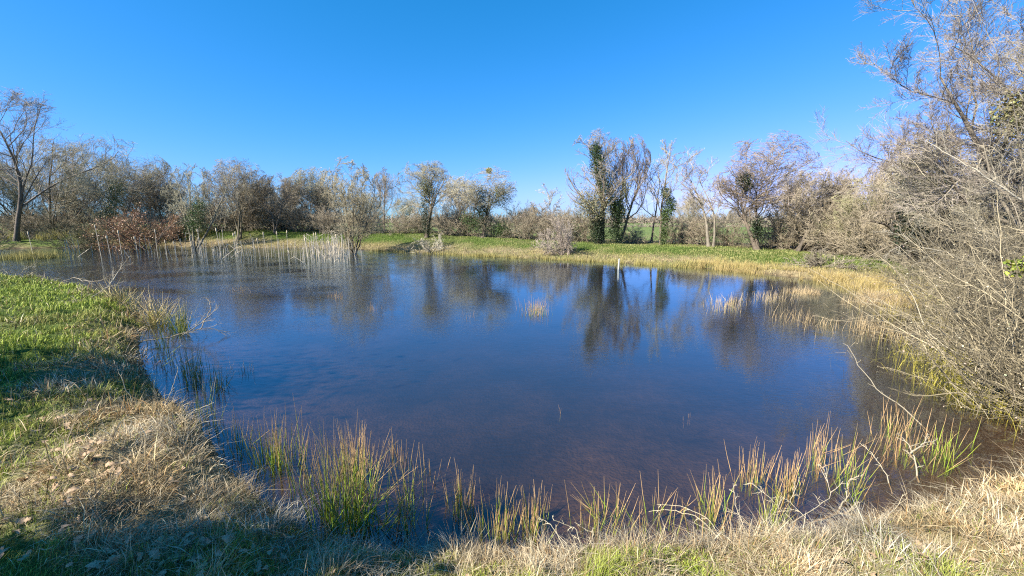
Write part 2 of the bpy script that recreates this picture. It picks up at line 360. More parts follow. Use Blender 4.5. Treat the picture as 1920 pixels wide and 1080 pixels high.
    N4 = len(lv[4][0]); tubes(mc, *lv[4], 3, np.array(tip)*(1+.3*rng.uniform(-1, 1, (N4, 1))))
    obj('crown', mc, M_twig, root)
    for v in ivy:        # (list of px points, radius, leaf count, colour)
        pts, rad, nl, c = v
        w3 = np.array([PD(a, b, depth-.35) for a, b in pts]); s = rng.random(nl)*(len(w3)-1); ii = np.minimum(s.astype(int), len(w3)-2); f = (s-ii)[:, None]
        c0 = w3[ii]*(1-f)+w3[ii+1]*f
        rr_ = np.array(rad if hasattr(rad, '__len__') else [rad]*len(w3)); rl = rr_[ii]*(1-f[:, 0])+rr_[ii+1]*f[:, 0]
        d = nrm(rng.normal(size=(nl, 3)))*(rng.random(nl)**.45*rl)[:, None]
        lump = .55+.9*fbm(c0[:, 2]*3+d[:, 0]*2.5, d[:, 1]*3+c0[:, 0]*2, 1.2, 2)
        mi = MB(); k3 = np.repeat(np.arange(nl), 2); leaves(mi, (c0+d*lump[:, None]*1.2)[k3]+rng.normal(0, .05, (2*nl, 3)), .068, c, .4, .3); obj('ivy', mi, M_leaf, root)
    return root
IVY = (.055, .095, .022); IVYD = (.025, .04, .015); OLIVE = (.22, .21, .09)

T = build_tree
T('bare_tree', 'tallest bare tree at the far left edge with dark trunk and wide spreading limbs', 'tree', 28, 31, -110, 165, 158, 'spread', (.21, .175, .14), (.24, .195, .16), r0=.16, dens=.9)
T('bare_tree', 'bare grey tree just right of the tallest left tree, low arching crown', 'tree', 95, 35, 40, 215, 238, 'spread', GREYB, LICH, r0=.11, trunks=3, dens=.8)
T('bare_tree', 'bare tree with ivy dark on its trunk, behind the rusty brown bush', 'tree', 215, 33, 130, 300, 262, 'round', GREYB, LICH, r0=.12, trunks=2, dens=.8,
  ivy=[([(222, 345), (212, 375), (205, 410)], (.5, .75, .6), 1500, IVY)])
T('bare_tree', 'slim bare tree between the ivy trunk tree and the pale lichen tree', 'tree', 285, 37, 225, 345, 303, 'round', (.19, .155, .115), GREYB, r0=.1, trunks=2)
T('lichen_tree', 'pale lichen covered tree above the cattails with a dark ivy heart', 'tree', 365, 30, 292, 420, 298, 'bushy', LICH, LICH, trunks=6, r0=.09, dens=1.2,
  ivy=[([(375, 380), (366, 410), (362, 432)], (.45, .7, .7), 1500, IVY)])
T('bare_tree', 'round topped grey tree with several dark trunks, right of the lichen tree', 'tree', 445, 33, 380, 498, 291, 'round', LICH, GREYB, trunks=4, r0=.11, dens=1.1)
T('bare_tree', 'darker leaning tree between the several trunked tree and the waterside willow bush', 'tree', 520, 34, 470, 575, 318, 'round', (.19, .155, .115), GREYB, trunks=2, r0=.12)
T('bare_tree', 'low grey tree directly left behind the waterside willow bush', 'tree', 585, 35, 535, 640, 310, 'round', LICH, LICH, trunks=2, r0=.12)
T('willow_bush', 'large waterside willow bush of many upright stems, standing on the bank right of the cattails', 'bush', 658, 26, 588, 718, 290, 'bushy', (.25, .205, .13), (.30, .25, .16), trunks=13, r0=.055, dens=1.3, splay=.3)
T('bare_tree', 'small rounded tree peeping over the right shoulder of the waterside willow bush', 'tree', 722, 37, 692, 752, 311, 'round', GREYB, GREYB, r0=.1)
T('ivy_tree', 'neat rounded tree with one ivy dark trunk, standing alone right of the willow bush', 'tree', 800, 31, 738, 852, 293, 'round', GREYB, LICH, r0=.17, dens=1.25,
  ivy=[([(800, 345), (798, 400), (801, 440)], (.35, .4, .42), 1600, IVYD), ([(790, 345), (806, 365)], .6, 700, OLIVE)])
T('bare_tree', 'thin pale tree between the rounded tree and the mistletoe tree', 'tree', 862, 35, 820, 900, 328, 'round', PALE, PALE, r0=.08, trunks=2, dens=.8)
tm = T('mistletoe_tree', 'broad ivy clad tree with a yellow green mistletoe ball at its top', 'tree', 905, 30.5, 848, 978, 308, 'round', GREYB, LICH, r0=.16, dens=.85,
  ivy=[([(902, 355), (903, 385), (905, 412)], (.35, .55, .5), 1700, IVYD), ([(925, 375), (948, 362)], (.7, .75), 1500, (.10, .115, .04)), ([(930, 425), (955, 440)], .7, 1300, IVY), ([(870, 405), (895, 425)], .5, 700, IVY)])
mm = MB(); mp_ = PD(917, 320, 30.5); q = nrm(rng.normal(size=(900, 3)))*(rng.random((900, 1))**.4)*.24
leaves(mm, mp_+q, .06, (.30, .27, .03), .3); obj('mistletoe', mm, M_leaf, tm)
T('sapling', 'very thin wispy sapling standing against the sky left of the tall ivy tree', 'tree', 1032, 31, 1012, 1052, 345, 'thin', PALE, PALE, r0=.03, dens=.7)
T('bare_shrub', 'loose grey shrub under the wispy sapling, open sky above it', 'shrub', 1015, 30, 972, 1060, 375, 'bushy', GREYB, PURP, trunks=6, r0=.04, dens=.8)
T('ivy_tree', 'tallest tree of the far bank, its leaning trunk wrapped in a thick ivy column', 'tree', 1128, 26.5, 1062, 1198, 232, 'upright', GREYB, (.26, .21, .16), r0=.2, dens=.8, twig=.0065,
  ivy=[([(1116, 272), (1122, 320), (1150, 380), (1158, 400)], (.3, .6, .5, .4), 5200, (.05, .08, .024)), ([(1098, 375), (1125, 395)], (.8, .85), 3600, (.24, .22, .12)),
       ([(1120, 405), (1122, 455)], (.42, .45), 2300, IVYD), ([(1160, 400), (1152, 452)], (.4, .5), 1600, (.035, .055, .018)), ([(1175, 340), (1165, 400)], .35, 700, OLIVE)])
T('bare_tree', 'tall leaning bare tree rising right behind the thick ivy column', 'tree', 1160, 27.5, 1120, 1228, 245, 'upright', (.20, .165, .125), PURP, r0=.13, trunks=2, lean=.12, splay=.14, dens=.6, twig=.0065)
T('bare_tree', 'slender open tree with upswept pale twigs, left of the small ivy post tree', 'tree', 1222, 29, 1190, 1262, 290, 'thin', GREYB, LICH, r0=.08, dens=.9)
T('ivy_tree', 'slim tree whose crooked lower trunk is a narrow green ivy sleeve', 'tree', 1240, 26, 1215, 1305, 264, 'thin', GREYB, LICH, r0=.1, dens=1.1, lean=.03,
  ivy=[([(1246, 355), (1258, 385), (1247, 405), (1244, 458)], (.25, .38, .3, .22), 2600, (.075, .11, .03))])
T('bare_tree', 'pale double trunked tree with thin crown, standing left of the broad windswept tree', 'tree', 1340, 24, 1282, 1372, 288, 'thin', PALE, PURP, r0=.11, trunks=2, splay=.1, lean=.03)
T('windswept_tree', 'broad windswept tree with purplish twigs and forked dark trunk, right of centre', 'tree', 1420, 21.5, 1345, 1542, 248, 'round', GREYB, (.22, .165, .13), r0=.2, trunks=2, splay=.10, dens=.95, twig=.0065,
  ivy=[([(1390, 335), (1402, 345)], .3, 500, IVYD), ([(1422, 440), (1418, 415)], .25, 500, IVYD)])
T('bare_tree', 'leaning several stemmed tree close right of the broad windswept tree', 'tree', 1505, 21, 1478, 1610, 312, 'round', (.19, .155, .115), GREYB, r0=.1, trunks=4, lean=.2)
T('bare_tree', 'olive green twigged tree low in the gap before the right thicket', 'tree', 1610, 18.5, 1545, 1690, 328, 'bushy', (.19, .17, .09), (.26, .23, .13), r0=.07, trunks=6, dens=1.1)
T('ivy_tree', 'dark tree with black green ivy clump, rising at the left of the tall right tree', 'tree', 1712, 15, 1650, 1800, 215, 'spread', (.17, .14, .11), GREYB, r0=.15, dens=1.3,
  ivy=[([(1712, 300), (1706, 350), (1712, 420), (1705, 450)], (.2, .38, .5, .45), 3600, IVYD), ([(1735, 335), (1760, 350)], .4, 900, OLIVE)])
T('bare_tree', 'pale many stemmed tree crowding the right edge, above the second thicket', 'tree', 2050, 7.2, 1790, 2320, 40, 'bushy', (.23, .195, .14), (.24, .20, .145), r0=.07, trunks=7, dens=1.5, twig=.0028, domed=False)
T('bare_tree', 'huge overhanging tree at the right edge, pale branches reaching high to the left', 'tree', 2040, 9.5, 1790, 2380, -120, 'spread', (.22, .185, .14), (.215, .175, .145), r0=.15, trunks=3, dens=3.6, twig=.0035, domed=False,
  ivy=[([(1905, 190), (1925, 235)], .3, 900, OLIVE)])
T('bare_tree', 'pale lichen twigged tree behind the right thicket, below the huge overhanging tree', 'tree', 1850, 11.5, 1690, 1990, 225, 'round', LICH, PALE, r0=.12, trunks=2, dens=1.6, twig=.004)

# rusty bush with last year's leaves
p = PD(268, 430, 29); rb = empty('beech_bush', (p[0], p[1], gz(p[0], p[1])-.05), 'rusty brown bush with dead leaves still on its branches, behind the cattails', 'bush')
b0, br = stems(np.c_[rng.normal(0, .3, (14, 2)), np.zeros(14)]+np.array(rb['_o']), np.c_[rng.normal(0, .55, (14, 2)), np.ones(14)], 3.1, .04, 8, .1)
l1 = grow(b0, br, 9, .15, 1, .9, .55, 6, .15); l2 = grow(*l1, 7, .1, 1, .7, .55, 4, .15)
mb = MB(); tubes(mb, b0, br, 5, DARKB); tubes(mb, *l1, 3, (.22, .12, .07)); tubes(mb, *l2, 3, (.25, .13, .08)); obj('branches', mb, M_twig, rb)
mb = MB(); pp = l2[0][:, 1:].reshape(-1, 3); pp = pp[rng.random(len(pp)) < .9]; leaves(mb, np.repeat(pp, 2, 0)+rng.normal(0, .08, (len(pp)*2, 3)), .09, (.22, .125, .06), .5, .4); obj('foliage', mb, M_leaf, rb)

# waterside thorn bushes on the far bank
def bush(name, label, px, depth, w, h, nst, tone, tipc, dens=(8, 7, 4), z=None, spl=.8, cat='bush', group=None, rt=.0065, droop=0.0):
    p = PD(px, 440, depth); x, y = p[0], p[1]; zz = gz(x, y)-.04 if z is None else z
    o = empty(name, (x, y, zz), label, cat, group)
    b, r = stems(np.c_[rng.normal(0, w*.12, (nst, 2)), np.zeros(nst)]+np.array(o['_o']), np.c_[rng.normal(0, spl, (nst, 2)), np.ones(nst)], h*rng.uniform(.7, 1.15, nst), rt*4, 8, .12, (0, 0, -droop))
    L1 = grow(b, r, dens[0], .1, 1, .7, .5, 6, .16, rmin=rt*1.6); L2 = grow(*L1, dens[1], .1, 1, .75, .55, 5, .18, rmin=rt*1.2); L3 = grow(*L2, dens[2], .1, 1, .8, .6, 3, .2, rmin=rt)
    A = L2[0].reshape(-1, 3)-np.array(o['_o']); sx = w/2/np.percentile(np.abs(A[:, 0]), 98); sz = h/np.percentile(A[:, 2], 99)
    m1 = MB(); m2_ = MB()
    for P in (b, L1[0], L2[0], L3[0]):
        P -= np.array(o['_o']); P[..., :2] *= sx; P[..., 2] *= sz; P[..., 2] = np.maximum(P[..., 2], .02); P += np.array(o['_o'])
    tubes(m1, b, r, 5, np.array(tone)*.7, tone)
    for q in (L1, L2, L3): tubes(m2_, *q, 3, np.array(tone)*(1+.3*rng.uniform(-1, 1, (len(q[0]), 1))), tipc)
    obj('stems', m1, M_twig, o); obj('twigs', m2_, M_twig, o)
    return o
bush('thorn_bush', 'grey brown thorn bush at the far water edge, directly left of the white post', 1056, 22.6, 2.6, 2.0, 16, (.26, .205, .165), (.30, .24, .19), (9, 8, 5))
bush('twiggy_shrub', 'low fan of bare twigs on the far bank beneath the lone rounded tree', 812, 25.5, 2.6, 1.3, 14, PALE, PALE, (6, 5, 3), spl=1.0)
bush('bramble_mound', 'low mound of bare brambles on the right grass bank above the tan reeds', 1560, 16.3, 2.3, .75, 26, (.17, .14, .10), (.24, .20, .15), (7, 6, 3), spl=1.6, droop=.5)
bush('dark_bush', 'dense dark olive bush overhanging the left shore, between the lawn patch and the rusty bush', 160, 29.5, 5.2, 3.0, 22, (.10, .09, .05), (.17, .15, .085), (9, 8, 6))
bush('twiggy_bush', 'brown twiggy bush at the extreme left edge above the yellow reeds', -45, 25.5, 4.0, 2.6, 20, (.18, .15, .095), GREYB, (9, 8, 5))

# undergrowth of the hedge line: prototypes, then copies
prot = []
lab_u = [
 (60, 34.5, 'brown scrub behind the left lawn patch, under the tallest left tree'), (125, 36, 'scrub filling the gap behind the dark olive bush'),
 (250, 34, 'scrub directly behind the rusty brown bush'), (318, 34, 'scrub between the rusty bush and the pale lichen tree'),
 (410, 36, 'dark scrub between the lichen tree and the several trunked tree'), (470, 36, 'dark scrub under the several trunked tree, right side'),
 (525, 36.5, 'dark scrub beneath the leaning tree'), (570, 35, 'dark scrub left of the willow bush'), (620, 34, 'scrub hidden behind the left half of the willow bush'),
 (700, 34, 'low scrub just right of the willow bush'), (750, 34, 'low even scrub left of the lone rounded tree'), (790, 35, 'scrub right behind the lone rounded trunk'),
 (840, 32.5, 'scrub between the rounded tree and the mistletoe tree'), (885, 31.8, 'tangled scrub at the left foot of the mistletoe tree'), (935, 31, 'tangled scrub at the right foot of the mistletoe tree'),
 (985, 30, 'scrub between the mistletoe tree and the loose grey shrub'), (1030, 29, 'scrub behind the thorn bush at the water edge'), (1085, 28.5, 'low scrub at the left foot of the tall ivy tree'),
 (1185, 28, 'low scrub at the right foot of the tall ivy tree'), (1275, 27, 'thin scrub right of the ivy sleeve tree'), (1310, 26, 'thin scrub left of the pale double trunk'),
 (1375, 25, 'scrub between the double trunked tree and the windswept tree'), (1450, 23.5, 'low scrub at the right foot of the windswept tree'), (1500, 22, 'scrub under the leaning several stemmed tree'),
 (1560, 20.5, 'dark scrub below the olive twigged tree, left part'), (1620, 19, 'dark scrub below the olive twigged tree, right part'), (1680, 17, 'dark scrub below the black green ivy clump')]
for k in range(4):
    prot.append(None)
for k, (px, dep, lab) in enumerate(lab_u):
    kk = k % 4; h = {0: 2.5, 1: 2.9, 2: 2.2, 3: 2.6}[kk]
    if prot[kk] is None:
        o = bush('scrub', lab, px, dep, 4.2, h, 24, (.16, .125, .085) if kk % 2 else (.22, .175, .125), (.30, .24, .165) if kk != 2 else (.26, .21, .14), (8, 7, 5), spl=.7, cat='scrub', group='scrub along the far hedge line')
        prot[kk] = o
    else:
        p = PD(px, 440, dep); s = U(.85, 1.15)
        if 1180 < px < 1480: s *= .68
        elif 680 < px < 830: s *= .85
        elif px < 600: s *= 1.25
        dup(prot[kk], (p[0], p[1], gz(p[0], p[1])-.05), U(0, 6.28), (s, s, s*U(.85, 1.1)), lab, 'scrub along the far hedge line')
# more distant trees seen through the gaps, copies of the first ones
src = [o for o in col.objects if o.parent is None and o.name.startswith('bare_tree')]
for px, dep, s, k, lab in [
 (150, 42, .8, 2, 'faint bare tree farther back, behind the arching grey tree'), (330, 44, .95, 3, 'faint bare tree farther back, between the rusty bush and the lichen tree'),
 (500, 44, 1.0, 5, 'faint bare tree farther back, left of the leaning tree'), (610, 45, .95, 7, 'faint bare tree farther back behind the willow bush'),
 (555, 42, .9, 6, 'faint bare tree farther back, right of the leaning tree'), (1295, 40, .75, 4, 'faint bare tree in the field, between the ivy sleeve and double trunked trees'),
 (1380, 44, .7, 5, 'faint bare tree in the field behind the windswept tree'), (1560, 30, .8, 5, 'bare tree farther back above the olive twigged tree'), (1640, 27, .85, 7, 'bare tree farther back left of the black green ivy clump'),
 (985, 46, .55, 3, 'small faint tree in the field right of the mistletoe tree'), (760, 46, .6, 2, 'small faint tree behind the gap left of the lone rounded tree')]:
    p = PD(px, 440, dep); k %= len(src)
    dup(src[k], (p[0], p[1], gz(p[0], p[1])-.05), U(0, 6.28), (s, s, s*.9), lab, 'distant trees seen through the hedge line')

# second row of the hedge at the left, again copies
for px, dep, s, k, lab in [(5, 37, 1.05, 1, 'grey hedge tree at the left picture edge, behind the tallest left tree'), (55, 36.5, 1.0, 2, 'grey hedge tree just right of the tallest left tree trunk'), (130, 36, .95, 1, 'grey hedge tree left of the ivy trunk tree'),
 (-120, 34, 1.1, 2, 'first hedge tree beyond the left picture edge'), (-240, 32, 1.0, 5, 'second hedge tree beyond the left picture edge'), (-380, 30, 1.1, 1, 'third hedge tree beyond the left picture edge'), (-540, 28, 1.0, 6, 'fourth hedge tree beyond the left picture edge')]:
    p = PD(px, 440, dep); k %= len(src); dup(src[k], (p[0], p[1], gz(p[0], p[1])-.05), U(0, 6.28), (s, s, s*.95), lab, 'trees along the hedge line')
for px, dep, lab in [(-80, 35, 'scrub just beyond the left picture edge'), (-180, 33, 'scrub farther beyond the left picture edge'), (-300, 31, 'scrub well outside the left picture edge'), (-450, 29, 'scrub far outside the left picture edge'), (2000, 13, 'scrub just beyond the right picture edge'), (2150, 11, 'scrub farther beyond the right picture edge')]:
    p = PD(px, 440, dep); dup(prot[1], (p[0], p[1], gz(p[0], p[1])-.05), U(0, 6.28), (1.3, 1.3, 1.2), lab, 'scrub along the far hedge line')
for q, (px, dep, s, k, lab) in enumerate([
 (70, 39, 1.0, 1, 'grey hedge tree behind the tallest left tree, right side'), (165, 38, .95, 5, 'grey hedge tree above the dark olive bush'), (255, 38.5, .9, 6, 'grey hedge tree above the rusty bush'),
 (320, 38, .85, 5, 'grey hedge tree in the dip left of the lichen tree'), (400, 37.5, .85, 7, 'grey hedge tree right behind the lichen tree'), (480, 37, .9, 6, 'hedge tree right of the several trunked tree'),
 (548, 37, .85, 7, 'hedge tree between the leaning tree and the low grey tree'), (610, 36.5, .9, 5, 'hedge tree left behind the willow bush crown'), (690, 39, .75, 6, 'hedge tree right behind the willow bush'),
 (1480, 25, .95, 7, 'hedge tree right behind the windswept tree'), (1575, 21.5, .95, 5, 'hedge tree above the olive twigged tree, left side'), (1640, 19.5, .9, 7, 'hedge tree above the olive twigged tree, right side')]):
    p = PD(px, 440, dep); k %= len(src); hh = 1.0
    dup(src[k], (p[0], p[1], gz(p[0], p[1])-.05), U(0, 6.28), (s, s, s*.92), lab, 'trees along the hedge line')
for px, dep, s, lab in [(30, 40, 1.35, 'tall scrub in the second row, behind the left lawn patch'), (110, 40, 1.25, 'tall scrub in the second row behind the arching grey tree'), (190, 39, 1.25, 'tall scrub in the second row behind the ivy trunk'),
 (290, 39, 1.2, 'tall scrub in the second row left of the lichen tree'), (370, 39, 1.2, 'tall scrub in the second row behind the lichen tree'), (450, 39, 1.2, 'tall scrub in the second row behind the several trunked tree'),
 (530, 39, 1.2, 'tall scrub in the second row behind the leaning tree'), (610, 39, 1.15, 'tall scrub in the second row behind the willow bush'), (1530, 23.5, 1.15, 'tall scrub behind the bramble mound'), (1600, 21.5, 1.2, 'tall scrub behind the olive twigged tree'),
 (1660, 19, 1.2, 'tall scrub left of the black green ivy clump'), (1730, 17, 1.2, 'tall scrub right below the black green ivy clump'), (1790, 14.5, 1.1, 'tall scrub behind the farthest thicket'), (1860, 13, 1.1, 'tall scrub behind the fourth thicket')]:
    p = PD(px, 440, dep); dup(prot[int(U(0, 4))], (p[0], p[1], gz(p[0], p[1])-.05), U(0, 6.28), (s, s, s), lab, 'scrub along the far hedge line')

# trees and trunks on the left, just outside the picture, whose shadows fall on the bank
def offtree(x, y, label, H, rt, crownz, nl, spread):
    z = gz(x, y)-.1; o = empty('shade_tree', (x, y, z), label, 'tree')
    P0, R0 = stems([(x, y, z)], [(.03, .02, 1)], H, rt, 12, .04, tip=.4); L1 = grow(P0, R0, 9, crownz, 1, .9, .22, 8, .13, (0, 0, -.1)); L2 = grow(*L1, 8, .1, 1, .7, .55, 6, .15); L3 = grow(*L2, 7, .1, 1, .7, .6, 4, .15)
    a = MB(); a.smooth = True; tubes(a, P0, R0, 10, (.2, .17, .12)); obj('trunk', a, M_bark, o)
    a = MB()
    for q in (L1, L2, L3): tubes(a, *q, 4, GREYB)
    obj('crown', a, M_twig, o)
    if nl:
        a = MB(); s = rng.random(nl); c = P0[0][(s*7.99).astype(int)+2]; leaves(a, c+rng.normal(0, spread, (nl, 3)), .11, IVY, .3); obj('ivy', a, M_leaf, o)
SD = np.array([LX, LY])/math.hypot(LX, LY)
a = np.array([-1.9, 2.15])-SD*5.2; offtree(a[0], a[1], 'ivy wrapped tree left of the viewpoint, outside the picture', 4.7, .34, .8, 11000, .27)
a = np.array([-.55, 2.05])-SD*4.4; offtree(a[0], a[1], 'second shading tree behind the viewpoint, outside the picture', 3.6, .26, .8, 5000, .2)
a = np.array([-5.4, 4.5])-SD*4.6; offtree(a[0], a[1], 'broad ivy crowned tree at the left, outside the picture', 5.2, .25, .55, 9000, .75)

# far-off woodland and hedges beyond the fields
m = MB()
for (xa, xb, ya, yb, n_, hh, wdt) in [(-260, 300, 150, 160, 5200, 5.5, 5), (-60, 110, 85, 95, 2600, 2.2, 2.0), (-600, 700, 420, 450, 5200, 12, 12)]:
    x_ = U(xa, xb, n_); y_ = U(ya, yb, n_); hgt = hh*(.55+.75*fbm(x_/hh*.7, y_*.2, .5, 3))*rng.random(n_)**.5
    b, r = stems(np.c_[x_, y_, .3+hgt*.1], rng.normal(size=(n_, 3))*[1, 1, .5]+[0, 0, .6], hgt*.9, np.full(n_, hh*.03), 4, .3)
    tubes(m, b, r, 3, np.array([.16, .125, .095])*(1+.35*rng.uniform(-1, 1, (n_, 1))), (.20, .16, .125))
tag(obj('far_woodland', m, M_twig), 'far hedges and woodland beyond the green field', 'woodland', kind='stuff')
# ------------------------------------------------------------------ grass: countless blades
def scatter_polar(N, r0, r1, a0, a1):
    r = np.exp(U(math.log(r0), math.log(r1), N)); a = U(a0, a1, N)
    return r*np.sin(a), r*np.cos(a), r
GB = np.array([.075, .13, .018]); GT = np.array([.46, .52, .08]); SB = np.array([.27, .20, .10]); ST = np.array([.62, .52, .345])  # blade feet coloured dark to deepen the shade among the blades
def add_grass(mg, ms, x, y, r, hs=1.0, straw_h=1.0):
    d = sd(x, y); ok = d > -.02; x, y, r, d = x[ok], y[ok], r[ok], d[ok]
    z = ground_z(x, y, d); dr_ = dryness(x, y, d); wf = farw(x, y); N = len(x); pos = np.c_[x, y, z-.01]
    dry = rng.random(N) < np.clip(dr_*1.0, 0, 1)
    nn = fbm(x, y, 3.1, 2); cl = vnoise(x*6+90, y*6)
    g = ~dry; n = g.sum(); wscale = np.maximum(1, r/3.2)
    h = (.035+.05*nn[g]+.05*(cl[g] > .62)*nn[g])*hs*U(.6, 1.3, n)*(1+.35*np.minimum(wscale[g]-1, 2.0))
    yel = np.clip(2.0*(fbm(x[g]+30, y[g], .7, 3)-.36)+.3*rng.normal(size=n), 0, 1)[:, None]
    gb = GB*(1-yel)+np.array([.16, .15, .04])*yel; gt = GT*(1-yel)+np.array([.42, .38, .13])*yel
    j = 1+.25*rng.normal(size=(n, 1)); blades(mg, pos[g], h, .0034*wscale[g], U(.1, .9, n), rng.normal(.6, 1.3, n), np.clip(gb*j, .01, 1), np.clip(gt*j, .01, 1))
    s = dry; n = s.sum(); ty = rng.random(n); flat = ty < .45; tall = ty > .93
    h = (.05+.13*cl[s]*nn[s]*2)*straw_h*U(.4, 1.4, n)*(1+.2*np.minimum(wscale[s]-1, 2))
    h = np.where(flat, h*1.35+.02, h)*(.8+.45*np.exp(-d[s]/.5)); h = np.where(tall, h*1.7, h)
    wd = .0034*wscale[s]*rng.choice([.55, .9, 1.6], n, p=[.45, .37, .18]); lean = np.where(flat, U(1.15, 1.62, n), U(.1, 1.1, n))
    az = 6.28*vnoise(x[s]*5.1, y[s]*5.1+40)*2+rng.normal(0, 1.3, n)
    pc = (.45+1.1*fbm(x[s]+9, y[s]+3, 3.5, 3))[:, None]; hu = fbm(x[s]-30, y[s]+60, 1.9, 2)[:, None]; kind = rng.random((n, 1))
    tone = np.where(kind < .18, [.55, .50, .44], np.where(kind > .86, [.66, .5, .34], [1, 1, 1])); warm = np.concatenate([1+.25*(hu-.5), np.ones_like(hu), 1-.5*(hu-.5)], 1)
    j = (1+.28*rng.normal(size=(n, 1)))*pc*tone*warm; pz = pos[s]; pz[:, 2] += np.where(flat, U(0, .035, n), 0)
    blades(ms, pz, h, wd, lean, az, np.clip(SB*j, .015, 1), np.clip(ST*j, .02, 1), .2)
mg, ms = MB(), MB()
x, y, r = scatter_polar(330000, 1.15, 24, R(-75), R(-1)); k = farw(x, y) < .9; add_grass(mg, ms, x[k], y[k], r[k])
x, y, r = scatter_polar(250000, 1.15, 11, R(-1), R(66)); k = farw(x, y) < .9; add_grass(mg, ms, x[k], y[k], r[k])
tag(obj('near_green_grass', mg, M_grass), 'short green grass on the near bank', 'grass', kind='stuff')
tag(obj('near_dry_grass', ms, M_straw), 'matted straw coloured dry grass on the near bank', 'grass', kind='stuff')
# far bank: short green sward on top, tan and yellow tufts on its face
mg, ms = MB(), MB()
N = 420000; x = U(-42, 15, N); y = U(8, 40, N); d = sd(x, y); k = (d > -.05) & (d < 11) & (farw(x, y) > .5) & (np.abs(x)/y < 1.45); x, y, d = x[k], y[k], d[k]; r = np.hypot(x, y)
k = rng.random(len(x)) < np.clip(1.3-d/9, .2, 1); x, y, d, r = x[k], y[k], d[k], r[k]
z = ground_z(x, y, d); dr_ = dryness(x, y, d); dry = rng.random(len(x)) < dr_; pos = np.c_[x, y, z-.01]
g = ~dry; n = g.sum(); yel = np.clip((fbm(x[g], y[g], .7, 3)-.36)*2.6+.15*rng.normal(size=n), 0, 1)[:, None]; j = 1+.2*rng.normal(size=(n, 1))
blades(mg, pos[g], U(.05, .12, n)+.08*np.exp(-d[g]/1.5), np.full(n, .02), U(.1, .8, n), U(0, 6.28, n), np.clip((np.array([.075, .12, .022])*(1-yel)+np.array([.13, .14, .035])*yel)*j, .01, 1), np.clip((np.array([.25, .29, .08])*(1-yel)+np.array([.40, .37, .15])*yel)*j, .01, 1))
s = dry; n = s.sum(); cl = fbm(x[s], y[s], .8, 3)[:, None]; j = 1+.2*rng.normal(size=(n, 1)); yl = np.clip((cl-.38)*3, 0, 1)
edge = np.exp(-np.maximum(d[s], 0)/.8)
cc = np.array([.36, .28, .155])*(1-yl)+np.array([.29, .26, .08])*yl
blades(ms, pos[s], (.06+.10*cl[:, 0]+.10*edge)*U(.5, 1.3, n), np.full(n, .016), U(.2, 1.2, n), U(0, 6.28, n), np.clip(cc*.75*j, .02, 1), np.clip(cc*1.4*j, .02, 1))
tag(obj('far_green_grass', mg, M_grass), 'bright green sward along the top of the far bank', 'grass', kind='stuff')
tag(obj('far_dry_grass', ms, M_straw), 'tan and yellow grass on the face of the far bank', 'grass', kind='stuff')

# reed fringes growing in the shallows (too many stalks to count)
def fringe(name, label, pts, n, h0, h1, wd, c0, c1, spread, lean=.35, depth_j=.6):
    w3 = np.array([PZ(a, b, 0) for a, b in pts]); s = rng.random(n)*(len(w3)-1); ii = np.minimum(s.astype(int), len(w3)-2); f = (s-ii)[:, None]
    p = w3[ii]*(1-f)+w3[ii+1]*f; p[:, :2] += rng.normal(0, spread, (n, 2)); k = fbm(p[:, 0], p[:, 1], 1.6, 2) > .40; p = p[k]; n = len(p)
    d = sd(p[:, 0], p[:, 1]); p[:, 2] = np.where(d > 0, ground_z(p[:, 0], p[:, 1], d), -.12)
    m = MB(); j = 1+.22*rng.normal(size=(n, 1)); hh = U(h0, h1, n)*(.6+.8*vnoise(p[:, 0]*2, p[:, 1]*2))+np.where(d > 0, 0, .12)
    blades(m, p, hh, np.full(n, wd), np.abs(rng.normal(0, lean, n)), rng.normal(.5, 1.6, n), np.clip(np.array(c0)*j, .01, 1), np.clip(np.array(c1)*j, .01, 1), .3)
    return tag(obj(name, m, M_straw), label, 'reeds', kind='stuff')
YR = (.24, .19, .06); TR = (.30, .22, .11); TT = (.46, .35, .20)
fringe('yellow_reeds', 'yellow green reeds along the far left shore behind the cattails', [(-160, 462), (0, 462), (150, 460), (300, 458), (380, 458)], 9000, .35, .85, .018, (.26, .24, .06), (.38, .32, .11), .45)
fringe('sedge_patch', 'yellow green sedge patch standing in the water at the far left', [(0, 484), (45, 486), (85, 484)], 2200, .25, .55, .014, (.24, .22, .06), (.38, .33, .12), .5)
fringe('shore_reeds', 'short yellow reeds at the foot of the far bank', [(700, 470), (880, 480), (1000, 485), (1160, 493), (1300, 502)], 7000, .12, .3, .012, (.26, .23, .06), (.36, .31, .12), .22)
fringe('tan_reeds', 'golden tan reeds along the right far shore', [(1300, 500), (1430, 512), (1500, 522), (1600, 535), (1680, 550)], 9000, .14, .34, .009, YR, (.46, .35, .15), .42)
fringe('tan_reeds', 'pale tan reed bed in the water in front of the right far shore', [(1500, 548), (1570, 562), (1650, 566), (1690, 572)], 3600, .14, .34, .008, TR, TT, .3, .45)
fringe('tan_reeds', 'scattered tan stalks in the dark water below the right reed bed', [(1490, 598), (1570, 612), (1650, 620), (1705, 640)], 520, .18, .36, .007, TR, TT, .35, .3)
fringe('yellow_sedge', 'bright yellow green sedge under the right thicket', [(1760, 660), (1800, 720), (1850, 770)], 1500, .2, .38, .005, (.22, .2, .03), (.50, .42, .08), .28, .6)
fringe('bank_sedge', 'yellow green tall grass at the foot of the right thicket', [(1690, 556), (1740, 590), (1800, 620)], 1600, .18, .34, .008, (.24, .2, .05), (.50, .40, .12), .4, .5)

